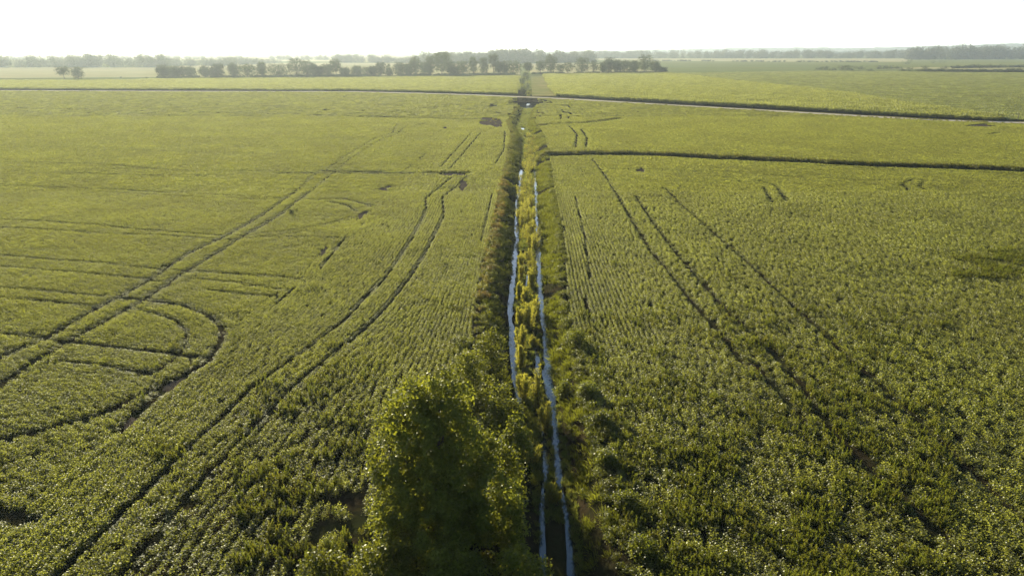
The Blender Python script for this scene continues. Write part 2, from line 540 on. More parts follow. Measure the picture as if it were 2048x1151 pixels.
def proto_patch(i, size, rowsp, h, n, ls, mat, tall=False):
    rg = np.random.default_rng(200 + i)
    x = rg.uniform(-size / 2, size / 2, n); rows = max(1, round(size / rowsp))
    r = rg.integers(0, rows, n)
    v = np.clip(rg.normal(0, .5, n), -1, 1)
    y = -size / 2 + (r + .5) * size / rows + v * size / rows * .58
    z = h * np.sqrt(np.clip(1 - (v * .85) ** 2, .03, 1)) * (1 - .4 * rg.random(n) ** 2) * (.85 + .3 * vnoise(x + i * 20, y, .9, 5))
    C = np.stack([x, y, z], 1)
    if tall:
        D = np.stack([rg.normal(0, .8, n), rg.normal(0, .8, n), rg.uniform(.3, 1.4, n)], 1)
        C[:, 2] = h * rg.uniform(.25, .92, n)
        V, F = blades(C, D, ls * rg.uniform(.7, 1.2, n), ls * .16, rg, .5)
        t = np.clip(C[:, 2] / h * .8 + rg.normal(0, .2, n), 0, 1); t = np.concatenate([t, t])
    else:
        Nn = np.stack([rg.normal(0, .5, n), v * .8 + rg.normal(0, .45, n), np.full(n, .9)], 1)
        L = ls * rg.uniform(.75, 1.3, n)
        V, F = leaves(C, L, L * .8, Nn, rg, .05)
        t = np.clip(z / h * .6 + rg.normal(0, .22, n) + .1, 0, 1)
    return mesh_obj('crop_patch', V, F, mat, 'none', t)


def proto_weed(i, h, n, mat, spread=.28, ls=.12):
    rg = np.random.default_rng(300 + i)
    parts = []
    ns = 4
    for s in range(ns):
        a = rg.uniform(0, 6.28); bx, by = spread * .5 * rg.normal(), spread * .5 * rg.normal()
        hh = h * rg.uniform(.65, 1.1); lean = rg.normal(0, .18, 2)
        m = n // ns
        t = rg.random(m) ** .75
        base = np.stack([bx + lean[0] * t * hh, by + lean[1] * t * hh, t * hh], 1)
        D = np.stack([rg.normal(size=m), rg.normal(size=m), rg.uniform(.1, 1.2, m) + t], 1)
        L = ls * (1.5 - t) * rg.uniform(.8, 1.5, m)
        v, f = blades(base, D, L * 1.3, L * .42, rg, .3)
        parts.append((v, f, np.clip(np.concatenate([t, t]) * .8 + rg.normal(0, .15, 2 * m), 0, 1)))
    V, F, T = join(parts)
    return mesh_obj('weed_plant', V, F, mat, 'none', T)


def proto_bush(i, r, h, n, mat, ls=.16):
    rg = np.random.default_rng(400 + i)
    k = 7
    lob = np.stack([rg.normal(0, r * .42, k), rg.normal(0, r * .42, k), rg.uniform(.35, .75, k) * h], 1)
    lr = rg.uniform(.35, .6, k) * r
    j = rg.integers(0, k, n)
    d = unit(rg.normal(size=(n, 3)))
    C = lob[j] + d * (lr[j] * rg.random(n) ** .35)[:, None]
    C[:, 2] = np.abs(C[:, 2])
    V, F = leaves(C, ls * rg.uniform(.7, 1.3, n), ls * .6, d + rg.normal(size=(n, 3)) * .5 + [0, 0, .6], rg, .06)
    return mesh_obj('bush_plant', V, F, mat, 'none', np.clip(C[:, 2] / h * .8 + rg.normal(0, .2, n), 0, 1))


def proto_grass(i, h, n, mat, r=.35):
    rg = np.random.default_rng(500 + i)
    P = np.stack([rg.normal(0, r * .5, n), rg.normal(0, r * .5, n), np.full(n, -.05)], 1)
    D = np.stack([P[:, 0] * 1.1 + rg.normal(0, .25, n), P[:, 1] * 1.1 + rg.normal(0, .25, n), np.ones(n)], 1)
    V, F = blades(P, D, h * rg.uniform(.6, 1.15, n), .045, rg, .45)
    t = np.clip(rg.normal(.5, .3, n), 0, 1)
    return mesh_obj('grass_plant', V, F, mat, 'none', np.concatenate([t, t]))


def scatter(name, P, rot, scl, idx, protos, label, cat, ivar=None):
    """one 'stuff' object: a point mesh whose points carry plants, by geometry nodes"""
    n = len(P)
    me = bpy.data.meshes.new(name)
    me.vertices.add(n); me.vertices.foreach_set('co', np.ascontiguousarray(P, np.float32).ravel())
    for nm, ty, arr, key in (('rot', 'FLOAT_VECTOR', rot, 'vector'), ('scl', 'FLOAT_VECTOR', scl, 'vector'), ('idx', 'INT', idx, 'value'),
                             ('ivar', 'FLOAT', ivar if ivar is not None else np.zeros(n), 'value')):
        at = me.attributes.new(nm, ty, 'POINT')
        at.data.foreach_set(key, np.ascontiguousarray(arr, np.int32 if ty == 'INT' else np.float32).ravel())
    o = bpy.data.objects.new(name, me); COL.objects.link(o)
    ng = bpy.data.node_groups.new(name, 'GeometryNodeTree')
    ng.interface.new_socket('Geometry', in_out='INPUT', socket_type='NodeSocketGeometry')
    ng.interface.new_socket('Geometry', in_out='OUTPUT', socket_type='NodeSocketGeometry')
    gi = ng.nodes.new('NodeGroupInput'); go = ng.nodes.new('NodeGroupOutput'); jn = ng.nodes.new('GeometryNodeJoinGeometry')

    def na(nm, ty):
        q = ng.nodes.new('GeometryNodeInputNamedAttribute'); q.data_type = ty; q.inputs[0].default_value = nm
        return [s for s in q.outputs if s.enabled and s.name == 'Attribute'][0]
    ri, si, ix = na('rot', 'FLOAT_VECTOR'), na('scl', 'FLOAT_VECTOR'), na('idx', 'INT')
    for i, p in enumerate(protos):
        oi = ng.nodes.new('GeometryNodeObjectInfo'); oi.inputs[0].default_value = p
        cmp_ = ng.nodes.new('FunctionNodeCompare'); cmp_.data_type = 'INT'; cmp_.operation = 'EQUAL'
        ia = [s for s in cmp_.inputs if s.enabled and s.name == 'A'][0]; ib = [s for s in cmp_.inputs if s.enabled and s.name == 'B'][0]
        ng.links.new(ix, ia); ib.default_value = i
        it = ng.nodes.new('GeometryNodeInstanceOnPoints')
        ng.links.new(gi.outputs[0], it.inputs['Points']); ng.links.new(cmp_.outputs[0], it.inputs['Selection'])
        ng.links.new(oi.outputs['Geometry'], it.inputs['Instance'])
        ng.links.new(ri, it.inputs['Rotation']); ng.links.new(si, it.inputs['Scale'])
        ng.links.new(it.outputs[0], jn.inputs[0])
    ng.links.new(jn.outputs[0], go.inputs[0])
    md = o.modifiers.new('plants', 'NODES'); md.node_group = ng
    return tag(o, label, cat, None, 'stuff')


# ------------------------------------------------------------------ tracks and gaps in the crop, in picture coordinates
TR = []      # (line, half width)
for hw, pts in (
    (.42, [(795, 250), (784, 267), (742, 281), (689, 314), (653, 341), (636, 346), (591, 386), (521, 435), (452, 475), (375, 511), (309, 556), (287, 571), (198, 618), (99, 675), (0, 717), (-80, 765)]),
    (.42, [(812, 252), (795, 269), (760, 281), (701, 317), (664, 348), (619, 386), (556, 435), (497, 469), (424, 515), (355, 556), (292, 600), (209, 647), (146, 680), (68, 727), (0, 774), (-90, 830)]),
    (.34, [(-80, 903), (0, 884), (94, 863), (209, 832), (292, 790), (360, 759), (418, 727), (444, 686), (444, 660), (418, 634), (365, 613), (287, 602), (236, 597)]),
    (.24, [(115, 725), (209, 735), (303, 754), (339, 733), (371, 701), (376, 670), (355, 647), (308, 628), (256, 620)]),
    (.26, [(141, 688), (250, 699), (355, 712)]), (0.34, [(365, 715), (418, 722)]),
    (.24, [(-80, 570), (0, 579), (120, 589), (209, 597)]), (.22, [(-60, 592), (0, 600), (104, 607), (188, 618)]),
    (.26, [(-60, 658), (0, 670), (89, 678), (140, 690)]),
    (.24, [(-80, 365), (0, 371), (209, 381), (417, 391), (556, 400), (640, 404)]), (.2, [(200, 386), (330, 393), (560, 404)]),
    (.24, [(-60, 436), (0, 440), (209, 455), (348, 468), (448, 475), (487, 473), (591, 462), (660, 448), (700, 436)]),
    (.24, [(-60, 452), (0, 457), (174, 468), (348, 476), (434, 483), (500, 480), (589, 468), (665, 450), (713, 436), (742, 424)]),
    (.22, [(500, 474), (600, 476), (690, 480)]),
    (0.38, [(657, 406), (692, 412), (713, 424)]), (0.38, [(640, 402), (689, 400), (742, 413)]),
    (.24, [(-60, 512), (0, 514), (174, 528), (313, 541), (542, 556), (600, 560)]), (.22, [(0, 535), (243, 556), (330, 566)]),
    (.2, [(380, 560), (480, 570), (575, 584)]), (.2, [(410, 584), (520, 594), (560, 600)]),
    (.3, [(0, 325), (160, 328), (350, 342), (560, 344)]), (.25, [(0, 292), (250, 300), (520, 310)]), (.25, [(0, 262), (300, 276), (600, 282)]),
    (.3, [(120, 347), (320, 353), (420, 352)]),
    (.22, [(100, 1180), (150, 1130), (320, 960), (500, 785), (607, 707), (688, 645), (742, 586), (770, 560), (825, 480), (853, 421), (851, 400), (893, 365), (905, 356)]),
    (.22, [(230, 1180), (260, 1140), (420, 950), (570, 795), (661, 715), (728, 661), (774, 615), (819, 560), (863, 486), (888, 433), (885, 397), (913, 374), (934, 353)]),
    (.2, [(881, 335), (943, 267)]), (.2, [(898, 340), (962, 266)]), (.22, [(1010, 262), (1008, 300), (990, 330)]),
    (.14, [(984, 388), (973, 436), (961, 486)]), (.5, [(-40, 1030), (0, 1037), (60, 1048)]),
    (.7, [(560, 348), (700, 348), (800, 347), (937, 348)]), (.8, [(640, 343), (760, 345)]),
    (1.1, [(-80, 213), (0, 216), (278, 223), (469, 227), (500, 227), (736, 234), (943, 239), (987, 236)]),
    (.4, [(240, 868), (270, 840), (330, 780), (364, 758)]), (.18, [(553, 612), (590, 578)]), (.18, [(640, 540), (690, 480)]),
    (.35, [(862, 275), (880, 262)]), (.4, [(838, 318), (854, 308)]), (.3, [(800, 348), (850, 312)]), (.8, [(832, 251), (848, 248)]),
    # right of the ditch
    (.3, [(1184, 319), (1212, 355), (1251, 421), (1284, 477), (1301, 505), (1334, 542), (1392, 617), (1431, 656), (1454, 688), (1488, 732)]),
    (.30, [(1271, 395), (1304, 444), (1337, 490), (1363, 523), (1402, 565), (1450, 620), (1537, 696), (1605, 775), (1657, 850)]),
    (.5, [(1715, 900), (1740, 922)]), (.4, [(1798, 985), (1877, 1072)]), (.36, [(1655, 850), (1730, 935), (1814, 1005)]),
    (.26, [(1330, 378), (1370, 418), (1436, 477), (1486, 520), (1560, 590), (1626, 649), (1694, 717), (1777, 790), (1861, 868), (1965, 968), (2060, 1060)]),
    (.3, [(1509, 730), (1563, 790), (1610, 850)]), (.16, [(1170, 600), (1182, 640)]), (.13, [(1150, 395), (1168, 470), (1180, 560)]),
    (.4, [(1516, 362), (1551, 372), (1573, 405)]), (.4, [(1528, 377), (1544, 407)]), (.45, [(1822, 361), (1804, 370), (1818, 382)]),
    (.4, [(1846, 365), (1839, 374), (1853, 382)]), (.4, [(1509, 349), (1606, 355)]), (.3, [(1700, 362), (1800, 363), (2048, 366)]),
    (.4, [(1220, 340), (1300, 341), (1400, 345)]), (.35, [(1570, 330), (1740, 338), (2048, 350)]),
    (.4, [(1139, 253), (1154, 269), (1151, 296)]), (.4, [(1162, 259), (1174, 276), (1172, 296)]),
    (.45, [(1124, 211), (1127, 223), (1121, 239)]), (.45, [(1136, 211), (1141, 225), (1136, 239)]), (.4, [(1084, 211), (1087, 225), (1080, 235)]),
    (.9, [(1075, 253), (1095, 250), (1170, 247), (1240, 238)]), (.4, [(980, 205), (984, 222)]), (.4, [(990, 205), (996, 228)]),
    (.4, [(1032, 211), (1030, 222), (1018, 232)]), (.6, [(1910, 266), (1930, 269)]), (.8, [(1975, 270), (1995, 266)]),
    (.3, [(1450, 300), (1700, 306), (1720, 309)]),
):
    TR.append((line(pts), hw))
SIDE = line([(1076, 318), (1092, 312), (1149, 310), (1255, 310), (1337, 312.5), (1436, 318), (1600, 325), (1658, 328.5), (1902, 338), (2048, 344), (2200, 350)])
TR.append((SIDE, 1.5))
BARE = []
for px, py, rx, ry, an in ((985, 247, 26, 8, 0), (975, 239, 18, 3, 0), (770, 378, 17, 5, -.2), (723, 432, 14, 6, -.7), (645, 507, 17, 5, -.9), (926, 372, 8, 12, .2),
                           (905, 350, 26, 4, 0), (890, 257, 6, 3, 0), (1281, 343, 10, 4, 0), (1960, 252, 30, 3, 0), (345, 775, 9, 22, .9), (262, 850, 8, 20, .8)):
    th = np.linspace(0, 2 * math.pi, 14, endpoint=False)
    r = 1 + .25 * np.sin(th * 3 + px) + .15 * np.sin(th * 5 + py)
    ax, ay = rx * np.cos(th) * r, ry * np.sin(th) * r
    pts = np.stack([px + ax * math.cos(an) - ay * math.sin(an), py + ax * math.sin(an) + ay * math.cos(an)], 1)
    BARE.append(line(pts))
DARKS = line([(560, 1000), (640, 960), (720, 960), (740, 1100), (600, 1151), (540, 1100)])      # weedy bare ground below the big tree
for i, bp_ in enumerate(BARE):
    n = len(bp_)
    c0 = bp_.mean(0)
    q = c0 + (bp_ - c0) * 1.1
    V = np.r_[np.c_[q, zfun(q[:, 0], q[:, 1]) + .05], [[*c0, float(zfun(c0[0], c0[1])) + .09]]]
    tag(mesh_obj('bare_ground', V, np.array([(j, (j + 1) % n, n) for j in range(n)]), M_bare, nv=3), kind='structure')

EDGE_L, EDGE_R = 6.4, 6.2
ROADN = ROAD


def road_side(P):
    """signed distance to the road line: positive beyond it"""
    Yr = np.interp(P[:, 0], ROAD[:, 0], ROAD[:, 1])
    return (P[:, 1] - Yr)


def keep_crop(P, far=False):
    x, y = P[:, 0], P[:, 1]
    u = x - cx(y)
    jag = .5 * (vnoise(y, y * 0, 3, 8) - .5)
    k = ((u < -(EDGE_L + jag)) | (u > crest(y) + 1.25 + jag)) & (np.abs(x) < .76 * y + 14)
    for L, hw in TR:
        d = dpoly(P, L)
        k &= d > hw * .68 * (1.0 + np.clip((y - 140) / 260, 0, .6) + .8 * np.clip((95 - y) / 45, 0, 1)) * (.65 + .6 * vnoise(x, y, 1.5, 17))
    for b in BARE:
        k &= ~inpoly(P, b)
    k &= ~(inpoly(P, DARKS) & (vnoise(x, y, 1.4, 33) > .5))
    # ragged ground next to the culvert
    k &= ~((np.abs(u) < 14) & (y > 400) & (vnoise(x, y, 4, 12) > .45))
    k &= road_side(P) < -7
    return k


gB = line([(-60, 1140), (0, 1080), (245, 868), (350, 760), (430, 690), (540, 600), (640, 515), (740, 420), (800, 370), (880, 290), (920, 252)])
g1 = line([(100, 1190), (150, 1140), (320, 960), (500, 785), (607, 707), (688, 645), (742, 586), (770, 560), (825, 480), (853, 421), (868, 392), (893, 365), (905, 356), (943, 267), (965, 235)])
g2 = line([(200, 1200), (260, 1140), (420, 950), (570, 795), (661, 715), (728, 661), (774, 615), (819, 560), (863, 486), (888, 433), (900, 397), (913, 374), (934, 353), (962, 266), (982, 235)])


def gi_(g, Y):
    o = np.argsort(g[:, 1])
    return (np.interp(Y - 6, g[o, 1], g[o, 0]) + np.interp(Y, g[o, 1], g[o, 0]) + np.interp(Y + 6, g[o, 1], g[o, 0])) / 3


SP = .46
LOD = ((28, 150, .6), (150, 330, 1.1))


def soy_field(side):
    P = []; A = []; LO = []
    for li, (y0, y1, seg) in enumerate(LOD):
        if side == 'left':
            # headland rows, along the ditch
            Y = np.arange(y0, min(y1, 305), seg)
            e = cx(Y) - EDGE_L; b = gi_(gB, Y); a1 = gi_(g1, Y); a2 = gi_(g2, Y)
            for lo, hi, m in ((b, a1, 26), (a1, a2, 8), (a2, e, 26)):
                for k in range(m):
                    X = lo + (hi - lo) * (k + .5) / m
                    yj = Y + rng.uniform(-.5, .5) * seg
                    ang = np.arctan2(np.gradient(yj), np.gradient(X))
                    P.append(np.stack([X, yj], 1)); A.append(ang); LO.append(np.full(len(X), li))
            # outer rows
            th = R(-13.3); e1 = np.array([math.cos(th), math.sin(th)]); e2 = np.array([-math.sin(th), math.cos(th)])
            rr = np.arange(-60, y1 + 90, SP); ss = np.arange(-.76 * y1 - 90, 40, seg)
            RR, SS = np.meshgrid(rr, ss, indexing='ij')
            SS = SS + rng.uniform(-.5, .5, (len(rr), 1)) * seg
            Q = (SS[..., None] * e1 + RR[..., None] * e2).reshape(-1, 2)
            q = Q[(Q[:, 1] >= y0) & (Q[:, 1] < y1) & (np.abs(Q[:, 0]) < .76 * Q[:, 1] + 14)]
            lim = np.where(q[:, 1] < 290, gi_(gB, q[:, 1]), cx(q[:, 1]) - 7)
            q = q[q[:, 0] < lim]
            P.append(q); A.append(np.full(len(q), th)); LO.append(np.full(len(q), li))
        else:
            Y = np.arange(y0, y1, seg)
            for k in range(-5, int((.76 * y1 + 14) / SP)):
                X = np.full(len(Y), EDGE_R + .1 + k * SP) + (cx(Y) - 2.8) * min(1, max(0, 1 - k / 16)) + 2.8
                yj = Y + rng.uniform(-.5, .5) * seg
                m_ = np.abs(X) < .76 * yj + 14
                P.append(np.stack([X, yj], 1)[m_]); A.append(np.full(m_.sum(), math.pi / 2)); LO.append(np.full(m_.sum(), li))
    # far patches up to the road
    gx, gy = np.meshgrid(np.arange(-460, 460, 2.7), np.arange(331.5, 560, 2.7))
    q = np.stack([gx.ravel(), gy.ravel()], 1) + rng.uniform(-.3, .3, (gx.size, 2))
    q = q[(q[:, 0] < cx(q[:, 1])) == (side == 'left')]
    P.append(q); A.append(np.full(len(q), R(-13.3) if side == 'left' else math.pi / 2)); LO.append(np.full(len(q), 2))
    P = np.concatenate(P); A = np.concatenate(A); LO = np.concatenate(LO)
    k = keep_crop(P)
    # thin, missing plants
    k &= rng.random(len(P)) > .03 + .10 * (vnoise(P[:, 0], P[:, 1], 6, 41) > .8)
    P, A, LO = P[k], A[k], LO[k]
    n = len(P)
    J = np.where(LO == 0, .04 + .12 * np.clip((74 - P[:, 1]) / 26, 0, 1) + (.17 * np.clip((P[:, 0] - 12) / 14, 0, 1) if side == 'right' else 0), .07)[:, None]
    P = P + rng.normal(size=P.shape) * J
    low = np.ones(n)
    for L, hw in TR:
        d = dpoly(P, L)
        low = np.minimum(low, np.clip((d - hw * .6) / (hw * 1.5), .55, 1))
    k = keep_crop(P)
    P, A, LO, low = P[k], A[k], LO[k], low[k]
    n = len(P)
    z = zfun(P[:, 0], P[:, 1])
    vig = .82 + .3 * vnoise(P[:, 0], P[:, 1], 9, 21) + .25 * (vnoise(P[:, 0], P[:, 1], 2.2, 22) - .5)
    s = np.stack([np.full(n, 1.0), .9 + .25 * rng.random(n) + .35 * np.clip((74 - P[:, 1]) / 26, 0, 1) + (.25 * np.clip((P[:, 0] - 12) / 14, 0, 1) if side == 'right' else 0), low * vig * rng.uniform(.85, 1.15, n)], 1)
    rot = np.stack([rng.normal(0, .06, n), rng.normal(0, .06, n), A + rng.normal(0, .06, n) + np.where(rng.random(n) < .5, math.pi, 0)], 1)
    idx = np.where(LO == 0, rng.integers(0, 6, n), np.where(LO == 1, 6 + rng.integers(0, 4, n), 10 + rng.integers(0, 3, n)))
    return np.c_[P, z], rot, s, idx


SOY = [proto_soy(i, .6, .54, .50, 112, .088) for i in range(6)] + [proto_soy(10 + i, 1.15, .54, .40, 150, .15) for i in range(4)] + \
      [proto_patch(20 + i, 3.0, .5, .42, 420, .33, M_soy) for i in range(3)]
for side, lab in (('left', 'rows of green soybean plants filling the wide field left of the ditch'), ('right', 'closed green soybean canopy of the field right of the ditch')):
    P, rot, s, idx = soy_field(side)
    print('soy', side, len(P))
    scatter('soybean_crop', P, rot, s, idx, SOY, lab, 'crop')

# ------------------------------------------------------------------ corn beyond the road
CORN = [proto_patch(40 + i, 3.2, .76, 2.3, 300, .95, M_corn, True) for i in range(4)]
SOYFAR = [proto_patch(50 + i, 6.0, 1.0, .6, 420, .7, M_soy2) for i in range(3)]
cornR = line([(1107, 193), (1150, 195.5), (1300, 204.5), (1480, 215), (1660, 225), (1850, 236.5), (1995, 243), (2003, 238), (1811, 210.5), (1683, 188.5), (1592, 177.5), (1483, 166.5), (1410, 156.5), (1333, 147.5), (1086, 151)])
cornL = line([(-300, 177), (0, 179.5), (342, 181), (700, 182), (834, 184.8), (951, 188), (1036, 190), (1040, 154), (700, 158), (312, 160.5), (250, 163), (-300, 164)])


def patches(poly, step, protos, zsc, lab, cat, name, a0):
    lo, hi = poly.min(0), poly.max(0)
    gx, gy = np.meshgrid(np.arange(lo[0], hi[0], step), np.arange(lo[1], hi[1], step))
    q = np.stack([gx.ravel(), gy.ravel()], 1) + rng.uniform(-.15, .15, (gx.size, 2)) * step
    q = q[inpoly(q, poly) & (np.abs(q[:, 0]) < .76 * q[:, 1] + 20)]
    q = q[(np.abs(q[:, 0] - cx(q[:, 1])) > 5)]
    n = len(q)
    print(name, n)
    s = np.ones((n, 3)); s[:, 2] = zsc * (.85 + .3 * vnoise(q[:, 0], q[:, 1], 12, 61)) * rng.uniform(.92, 1.08, n)
    rot = np.stack([np.zeros(n), np.zeros(n), a0 + rng.integers(0, 2, n) * math.pi + rng.normal(0, .03, n)], 1)
    scatter(name, np.c_[q, np.full(n, .05)], rot, s, rng.integers(0, len(protos), n), protos, lab, cat)


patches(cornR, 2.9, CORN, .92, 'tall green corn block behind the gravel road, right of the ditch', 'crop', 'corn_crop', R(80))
past = line([(1340, 147), (1410, 157.5), (1483, 167.5), (1592, 178.5), (1683, 190), (1811, 212), (2001, 240), (2400, 250), (2300, 146), (1640, 143)])
patches(past, 5.6, SOYFAR, 1.0, 'smooth green crop of the far right field behind the corn', 'crop', 'soybean_crop', R(70))
patches(cornL, 2.9, CORN, .72, 'tall pale corn block behind the gravel road, left of the ditch', 'crop', 'corn_crop', R(-10))

# ------------------------------------------------------------------ weeds, bank growth, grass
WEED = [proto_weed(i, .95, 150, M_weed) for i in range(5)]


def spot(n, x0, x1, y0, y1):
    """random ground points inside a picture rectangle"""
    return np.stack(pix(rng.uniform(x0, x1, n), rng.uniform(y0, y1, n)), 1)


q = []
for n, x0, x1, y0, y1, sc_, th in ((5200, 1150, 1900, 620, 1200, 2.6, .50), (1700, 1120, 2048, 480, 1000, 3.0, .72), (900, 1300, 2048, 380, 640, 4.0, .80),
                                   (900, 1900, 2048, 500, 560, 3.0, .5), (1500, 470, 960, 720, 1180, 2.2, .58), (900, 100, 950, 480, 1150, 2.4, .80),
                                   (420, 600, 980, 440, 700, 2.0, .70), (350, 0, 640, 600, 1150, 1.6, .86)):
    a = spot(n, x0, x1, y0, y1)
    a = a[vnoise(a[:, 0], a[:, 1], sc_, 71) * .7 + vnoise(a[:, 0], a[:, 1], sc_ * .35, 72) * .3 > th]
    q.append(a)
for px, py, r_, n in ((340, 905, 1.2, 40), (350, 700, .5, 8), (1530, 690, 1.2, 34), (2010, 520, 3.0, 60), (585, 425, .6, 10), (90, 735, .8, 10), (1800, 1010, 1.3, 40), (690, 905, 1.0, 24)):
    c0 = np.array(pix(px, py))
    q.append(c0 + rng.normal(size=(n, 2)) * r_ * np.array([1, .7]))
q = np.concatenate(q)
uu = q[:, 0] - cx(q[:, 1])
q = q[(uu < -6.6) | (uu > crest(q[:, 1]) + 1.4)]
for L, hw in TR:
    q = q[dpoly(q, L) > hw]
n = len(q)
print('weeds', n)
sz = rng.uniform(.55, 1.05, n)
scatter('weeds', np.c_[q, zfun(*q.T)], np.stack([rng.normal(0, .1, n), rng.normal(0, .1, n), rng.uniform(0, 6.28, n)], 1), np.stack([sz, sz, sz], 1),
        rng.integers(0, 5, n), WEED, 'feathery yellowish weeds standing in patches above the soybeans', 'weeds', rng.random(n) ** 2 * .9)

# growth on the two banks
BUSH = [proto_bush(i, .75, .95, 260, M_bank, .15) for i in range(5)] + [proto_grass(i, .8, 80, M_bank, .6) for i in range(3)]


def bank(n, y0, y1, u0, u1, seed):
    Y = y0 * (y1 / y0) ** rng.random(n)
    Y = rng.uniform(y0, y1, n) * .6 + Y * .4
    U = rng.uniform(u0, u1, n)
    if u0 > 0:
        U = np.maximum(U - 4.9 + crest(Y), bed(Y) + .7)
    return np.stack([cx(Y) + U, Y], 1), U


Ps = []; iv = []; ix = []; sc = []
for n, y0, y1, u0, u1, orange, size, kind in ((700, 30, 420, -6.5, -5.0, .13, .8, 0), (2600, 30, 424, -5.4, -2.8, .04, .75, 1), (200, 75, 200, -6.3, -5.0, .55, .9, 0),
                                              (420, 30, 420, 4.9, 6.2, .08, .62, 0), (4200, 30, 424, 2.7, 5.8, .02, .8, 1), (200, 30, 80, 4.6, 6.6, .06, .65, 0), (420, 33, 64, 3.2, 5.2, .0, .62, 0),
                                              (220, 30, 80, -9.0, -4.0, .06, 1.0, 0), (260, 250, 424, -14, 14, .3, .7, 0)):
    a, U = bank(n, y0, y1, u0, u1, 0)
    nz = vnoise(a[:, 0], a[:, 1], 5, 81)
    k = nz > .22
    if kind == 0 and size < .74:
        k &= (np.abs(U) > 5) | (U > crest(a[:, 1]) + .1)
    a = a[k]; m_ = len(a)
    Ps.append(a); iv.append(np.clip(orange * rng.uniform(.2, 1.6, m_), 0, 1)); sc.append(size * rng.uniform(.55, 1.25, m_))
    ix.append(rng.integers(0, 5, m_) if kind == 0 else np.where(rng.random(m_) < .12, rng.integers(0, 5, m_), rng.integers(5, 8, m_)))
a = np.concatenate(Ps); n = len(a); sc = np.concatenate(sc)
print('bank', n)
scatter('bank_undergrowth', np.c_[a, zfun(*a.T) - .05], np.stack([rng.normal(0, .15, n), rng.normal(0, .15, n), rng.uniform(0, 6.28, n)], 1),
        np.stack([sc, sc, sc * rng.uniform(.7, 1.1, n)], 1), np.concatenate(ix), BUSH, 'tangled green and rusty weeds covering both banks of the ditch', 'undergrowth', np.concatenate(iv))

GR = [proto_grass(20 + i, .75, 46, M_grass) for i in range(4)]
Y = np.concatenate([rng.uniform(32, 62, 500), rng.uniform(30, 130, 2600), rng.uniform(130, 424, 3600)]); U = rng.uniform(-1.1, 1.1, len(Y)) * bed(Y)
a = np.stack([cx(Y) + U, Y], 1); z = zfun(*a.T)
k = (z > WATER_Z + np.where(a[:, 1] < 110, .03, -.04)) & (vnoise(a[:, 0], a[:, 1], 3, 91) > .25)
a, z = a[k], z[k]; n = len(a); sz = rng.uniform(.5, 1.1, n) * np.where(a[:, 1] < 110, .6, 1)
print('grass', n)
scatter('ditch_grass', np.c_[a, z], np.stack([rng.normal(0, .1, n), rng.normal(0, .1, n), rng.uniform(0, 6.28, n)], 1), np.stack([sz, sz, sz], 1),
        rng.integers(0, 4, n), GR, 'green grass on the wet islands along the ditch bottom', 'grass', rng.random(n) * .6)

# tall growth on the far lip of the side ditch that leaves to the right, and along smaller gullies
Ps = []; sc = []
for L, off, n, s0, sp in ((SIDE, 1.9, 1500, 1.35, .7), (SIDE, 3.4, 700, .8, .8), (line([(1075, 252), (1095, 249), (1170, 246), (1240, 237)]), 1.0, 130, .9, .5),
                          (line([(850, 346), (937, 346.5)]), 1.1, 60, .8, .4), (line([(500, 226), (736, 233), (943, 238)]), 1.5, 420, .6, .5),
                          (line([(-80, 212), (278, 222), (500, 226)]), 1.5, 300, .5, .5), (line([(1090, 199), (1400, 217), (1700, 233), (2048, 249)]), 0, 420, .8, 1.0),
                          (line([(0, 184.5), (700, 186.5), (960, 193)]), 0, 420, .7, 1.0)):
    seg = np.hypot(*np.diff(L, axis=0).T); s_ = np.concatenate([[0], np.cumsum(seg)]); t = rng.uniform(0, s_[-1], n)
    q = np.stack([np.interp(t, s_, L[:, 0]), np.interp(t, s_, L[:, 1])], 1)
    q[:, 1] += off + rng.normal(0, sp, n)
    Ps.append(q); sc.append(s0 * rng.uniform(.6, 1.15, n))
a = np.concatenate(Ps); sc = np.concatenate(sc); n = len(a)
scatter('gully_weeds', np.c_[a, zfun(*a.T) - .05], np.stack([rng.normal(0, .1, n), rng.normal(0, .1, n), rng.uniform(0, 6.28, n)], 1), np.stack([sc, sc, sc], 1),
        rng.integers(0, 5, n), BUSH[:5], 'dark weeds lining the side ditches and road verges', 'weeds', rng.random(n) * .25)


